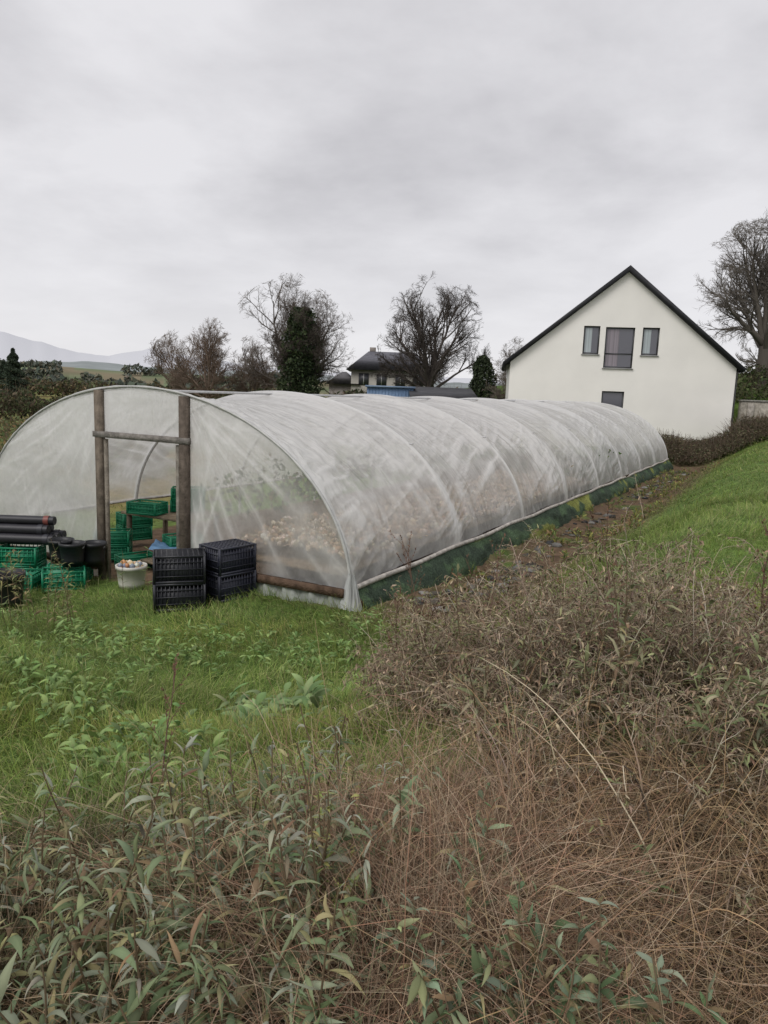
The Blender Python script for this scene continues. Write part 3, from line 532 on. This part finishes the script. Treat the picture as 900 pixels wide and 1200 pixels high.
b=B(); n=14; leafy(b,R.normal(-4.05,.3,n),R.normal(8.1,.4,n),1.05,28,.12,.028,[[.2,.25,.1],[.30,.28,.13]],.3); b.obj('tall_weed',M_leaf,True)
b=B(); n=18; leafy(b,R.normal(-4.4,.6,n),R.normal(9.6,.3,n),.6,22,.10,.02,[[.18,.25,.09],[.25,.24,.1]],.5); b.obj('tall_weed',M_leaf,True)
b=B(); n=7; leafy(b,R.normal(-.12,.05,n),R.normal(1.75,.05,n),.62,46,.035,.014,[[.26,.30,.10],[.38,.37,.13]],.15); b.obj('fleabane_plant',M_leaf,True)
# ---------- dead grass
DC=[[.38,.27,.16],[.48,.38,.24],[.28,.18,.11],[.40,.26,.15],[.58,.49,.34]]
def deadgrass(name,x,y,L,w,grav=(.8,2.6),tilt=(.1,1.2),hz=0,cols=DC,K=5,tuft=45):
    n=len(x); b=B(); d=rdir(n,*tilt); c_=np.arange(n)//tuft; m=c_.max()+1
    cx,cy=x[:m],y[:m]; sprd=R.uniform(.015,.07,m)[c_]; lean=R.normal(0,.35,(m,2))[c_]; x=cx[c_]+R.normal(0,1,n)*sprd; y=cy[c_]+R.normal(0,1,n)*sprd; d[:,:2]+=lean; y=np.maximum(y,1.05)
    z=terrain(x,y)+hz*R.random(n); hs_=R.uniform(.55,1.3,m)[c_]
    P=paths(np.stack([x,y,z],1),d,L*R.uniform(.5,1.2,n)*hs_,K,R.uniform(grav[0],grav[1],n),.08); t=(R.uniform(.5,1.25,m)[c_])[:,None]; base=np.array(cols)[R.integers(0,len(cols),m)][c_]
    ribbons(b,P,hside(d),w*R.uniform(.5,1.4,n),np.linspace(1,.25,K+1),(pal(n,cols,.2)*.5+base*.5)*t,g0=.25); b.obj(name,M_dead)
n=24000; deadgrass('dead_grass',R.normal(.18,.30,n),np.clip(R.normal(1.85,.36,n),1.15,9),.58,.0027,cols=[[.40,.26,.17],[.48,.35,.24],[.32,.19,.12],[.44,.25,.16],[.58,.48,.34]])
n=11000; y=R.uniform(1.2,2.5,n); deadgrass('dead_grass',R.uniform(-.65,.1,n)*(y+.3),y,.46,.0026,cols=DC+[[.28,.30,.14],[.22,.26,.10]])
n=15000; y=R.uniform(1.15,2.9,n); deadgrass('dead_grass',R.uniform(.15,.78,n)*(y+.2),y,.46,.0030,(.5,2.2),(.6,1.6),.16,[[.56,.38,.20],[.64,.50,.30],[.36,.22,.13],[.46,.30,.16],[.14,.095,.06]],tuft=14)
n=6000; deadgrass('dead_grass',R.normal(1.4,.6,n),R.normal(4.0,.5,n),.5,.003)
n=11000; s=R.uniform(-1,29,n); p=R.uniform(.3,2.5,n); x,y=wxy(s,p); k=(fbm(x*1.1,y*1.1,33)>.42); x=x[k];y=y[k]; deadgrass('dead_grass',x,y,.33,.007,cols=[[.32,.22,.13],[.42,.32,.19],[.2,.16,.08],[.22,.25,.09]],K=3,tuft=22)
def deadbush(name,cx,cy,rx,ry,n,L,leaves,cols,r=.0035):
    b=B(); a=R.uniform(0,2*math.pi,n); q=np.sqrt(R.random(n)); x=cx+np.cos(a)*q*rx; y=cy+np.sin(a)*q*ry; z=terrain(x,y)
    d=rdir(n,0,.6)+np.stack([np.cos(a)*q*.4,np.sin(a)*q*.4,0*a],1); Ls=L*R.uniform(.6,1.15,n)*(1.1-.35*q); P=paths(np.stack([x,y,z],1),d,Ls,7,R.uniform(.3,1.5,n),.08); 
    tubes(b,P,r*np.linspace(1.2,.5,8)[None]*R.uniform(.6,1.2,(n,1)),pal(n,cols),4)
    b2,d2,L2,_,_=children(P,Ls,6,.25,1,.35,1.1,.5); P2=paths(b2,d2,L2,4,R.uniform(.3,1.2,len(b2)),.14); tubes(b,P2,r*.5*np.linspace(1,.5,5)[None]*np.ones((len(b2),1)),pal(len(b2),cols))
    b3,d3,L3,_,_=children(P2,L2,4,.2,1,.35,1.1,.55); P3=paths(b3,d3,L3,3,R.uniform(0,.9,len(b3)),.2); tubes(b,P3,r*.33*np.linspace(1,.5,4)[None]*np.ones((len(b3),1)),pal(len(b3),cols))
    i=R.integers(0,len(b3),leaves); k=R.integers(1,4,leaves); pc=P3[i,k]; dl=rdir(leaves,.4,2.6); Pl=paths(pc,dl,R.uniform(.015,.05,leaves),3,1.,.3); ribbons(b,Pl,hside(dl),R.uniform(.004,.014,leaves),[.3,1,.8,.1],pal(leaves,[[.27,.19,.13],[.38,.30,.20],[.16,.115,.075],[.24,.25,.12]],.25),.15)
    b.obj(name,M_dead)
TC=[[.30,.225,.16],[.42,.34,.25],[.19,.14,.10],[.54,.46,.35]]
deadbush('dead_bush',1.22,4.15,.95,.6,330,.80,24000,TC)
deadbush('dead_bush',1.45,3.35,.85,.5,150,.68,9000,TC)
deadbush('dead_bush',.42,4.6,.3,.4,50,.75,4000,TC)
deadbush('dead_bush',1.0,2.4,.6,.4,36,.5,2000,TC)
b=B(); bs=[(.18,4.6,1.15),(.3,4.8,1.05),(.42,5.0,1.1),(1.9,3.6,.9),(.1,4.4,.9),(2.1,3.9,1.0),(.85,5.0,.9),(-.9,2.9,.6),(1.2,3.4,1.0),(.6,4.2,.95)]
x=np.array([q[0] for q in bs]);y=np.array([q[1] for q in bs]);L=np.array([q[2] for q in bs]); P=paths(np.stack([x,y,terrain(x,y)],1),rdir(len(bs),0,.3),L,8,.25,.05)
tubes(b,P,.004*np.linspace(1.2,.4,9)[None]*np.ones((len(bs),1)),np.array([.16,.10,.075]),5); b2,d2,L2,_,_=children(P,L,9,.35,1,.3,.8,.3); P2=paths(b2,d2,L2,3,-.2,.1); tubes(b,P2,.002*np.linspace(1,.4,4)[None]*np.ones((len(b2),1)),np.array([.16,.10,.075]))
b3,d3,L3,_,_=children(P2,L2,7,.3,1,.3,1.2,.2); Pl=paths(b3,d3,.02,2,0); ribbons(b,Pl,hside(d3),.008,[.5,1,.2],np.array([.2,.11,.07]))
n=70; x=R.uniform(.3,2.1,n); y=R.uniform(1.6,3.9,n); P=paths(np.stack([x,y,terrain(x,y)+.1],1),rdir(n,.4,1.4),R.uniform(.5,1.0,n),9,R.uniform(.8,1.9,n),.05); tubes(b,P,.0026*np.linspace(1.2,.4,10)[None]*np.ones((n,1)),pal(n,[[.46,.32,.20],[.55,.43,.30],[.28,.18,.12]]),4)
b.obj('dock_stalk',M_dead)

# ---------- world, sun, camera
sc=bpy.context.scene; w=bpy.data.worlds.new('World'); sc.world=w; w.use_nodes=True; nt=w.node_tree; N=nt.nodes; Lk=nt.links; bg=N['Background']
sky=N.new('ShaderNodeTexSky'); sky.sky_type='NISHITA'; sky.sun_disc=False
ld=Vector((.38,.55,-.78)).normalized(); el=math.asin(-ld.z); sky.sun_elevation=el; sky.sun_rotation=math.atan2(-ld.x,-ld.y)
tc=N.new('ShaderNodeTexCoord'); sx=N.new('ShaderNodeSeparateXYZ'); Lk.new(tc.outputs['Generated'],sx.inputs[0])
def mth(op,a,bv):
    x=N.new('ShaderNodeMath'); x.operation=op
    for i,q in enumerate((a,bv)):
        if isinstance(q,(int,float)): x.inputs[i].default_value=q
        else: Lk.new(q,x.inputs[i])
    return x.outputs[0]
zc=mth('ADD',mth('MAXIMUM',sx.outputs[2],0.),.22); dv=N.new('ShaderNodeVectorMath'); dv.operation='DIVIDE'; cb=N.new('ShaderNodeCombineXYZ')
for i in range(3): Lk.new(zc,cb.inputs[i])
Lk.new(tc.outputs['Generated'],dv.inputs[0]); Lk.new(cb.outputs[0],dv.inputs[1])
no=N.new('ShaderNodeTexNoise'); no.inputs['Scale'].default_value=1.4; no.inputs['Detail'].default_value=9; no.inputs['Roughness'].default_value=.54; no.inputs['Distortion'].default_value=.1; Lk.new(dv.outputs[0],no.inputs['Vector'])
cr=N.new('ShaderNodeValToRGB'); cr.color_ramp.elements[0].position=.34; cr.color_ramp.elements[0].color=(.57,.56,.585,1); cr.color_ramp.elements[1].position=.62; cr.color_ramp.elements[1].color=(.82,.81,.835,1); Lk.new(no.outputs[0],cr.inputs[0])
hz=N.new('ShaderNodeMapRange'); hz.inputs[1].default_value=0.03; hz.inputs[2].default_value=.26; hz.inputs[3].default_value=.85; hz.inputs[4].default_value=0; Lk.new(sx.outputs[2],hz.inputs[0])
mh=N.new('ShaderNodeMixRGB'); Lk.new(hz.outputs[0],mh.inputs[0]); Lk.new(cr.outputs[0],mh.inputs[1]); mh.inputs[2].default_value=(.86,.85,.875,1)
sc1=N.new('ShaderNodeVectorMath'); sc1.operation='SCALE'; Lk.new(mh.outputs[0],sc1.inputs[0]); sc1.inputs['Scale'].default_value=10.
mx=N.new('ShaderNodeMixRGB'); mx.inputs[0].default_value=.95; Lk.new(sky.outputs[0],mx.inputs[1]); Lk.new(sc1.outputs[0],mx.inputs[2]); Lk.new(mx.outputs[0],bg.inputs[0]); bg.inputs[1].default_value=.1
sl=bpy.data.lights.new('sun','SUN'); sl.energy=1.5; sl.angle=math.radians(30); sl.color=(1,.97,.93); so=bpy.data.objects.new('sun',sl); bpy.context.collection.objects.link(so); so.rotation_euler=ld.to_track_quat('-Z','Y').to_euler()
cd=bpy.data.cameras.new('camera'); cam=bpy.data.objects.new('camera',cd); bpy.context.collection.objects.link(cam); cd.sensor_fit='VERTICAL'; cd.sensor_height=36; cd.sensor_width=27; cd.lens=26; cd.clip_start=.05; cd.clip_end=20000
cam.matrix_world=Matrix.Translation((0,0,2.8))@Matrix.Rotation(math.radians(90-9.08),4,'X')@Matrix.Rotation(math.radians(2.1),4,'Z')
sc.camera=cam; sc.view_settings.view_transform='Standard'; sc.view_settings.look='None'; sc.view_settings.exposure=0; sc.view_settings.gamma=1
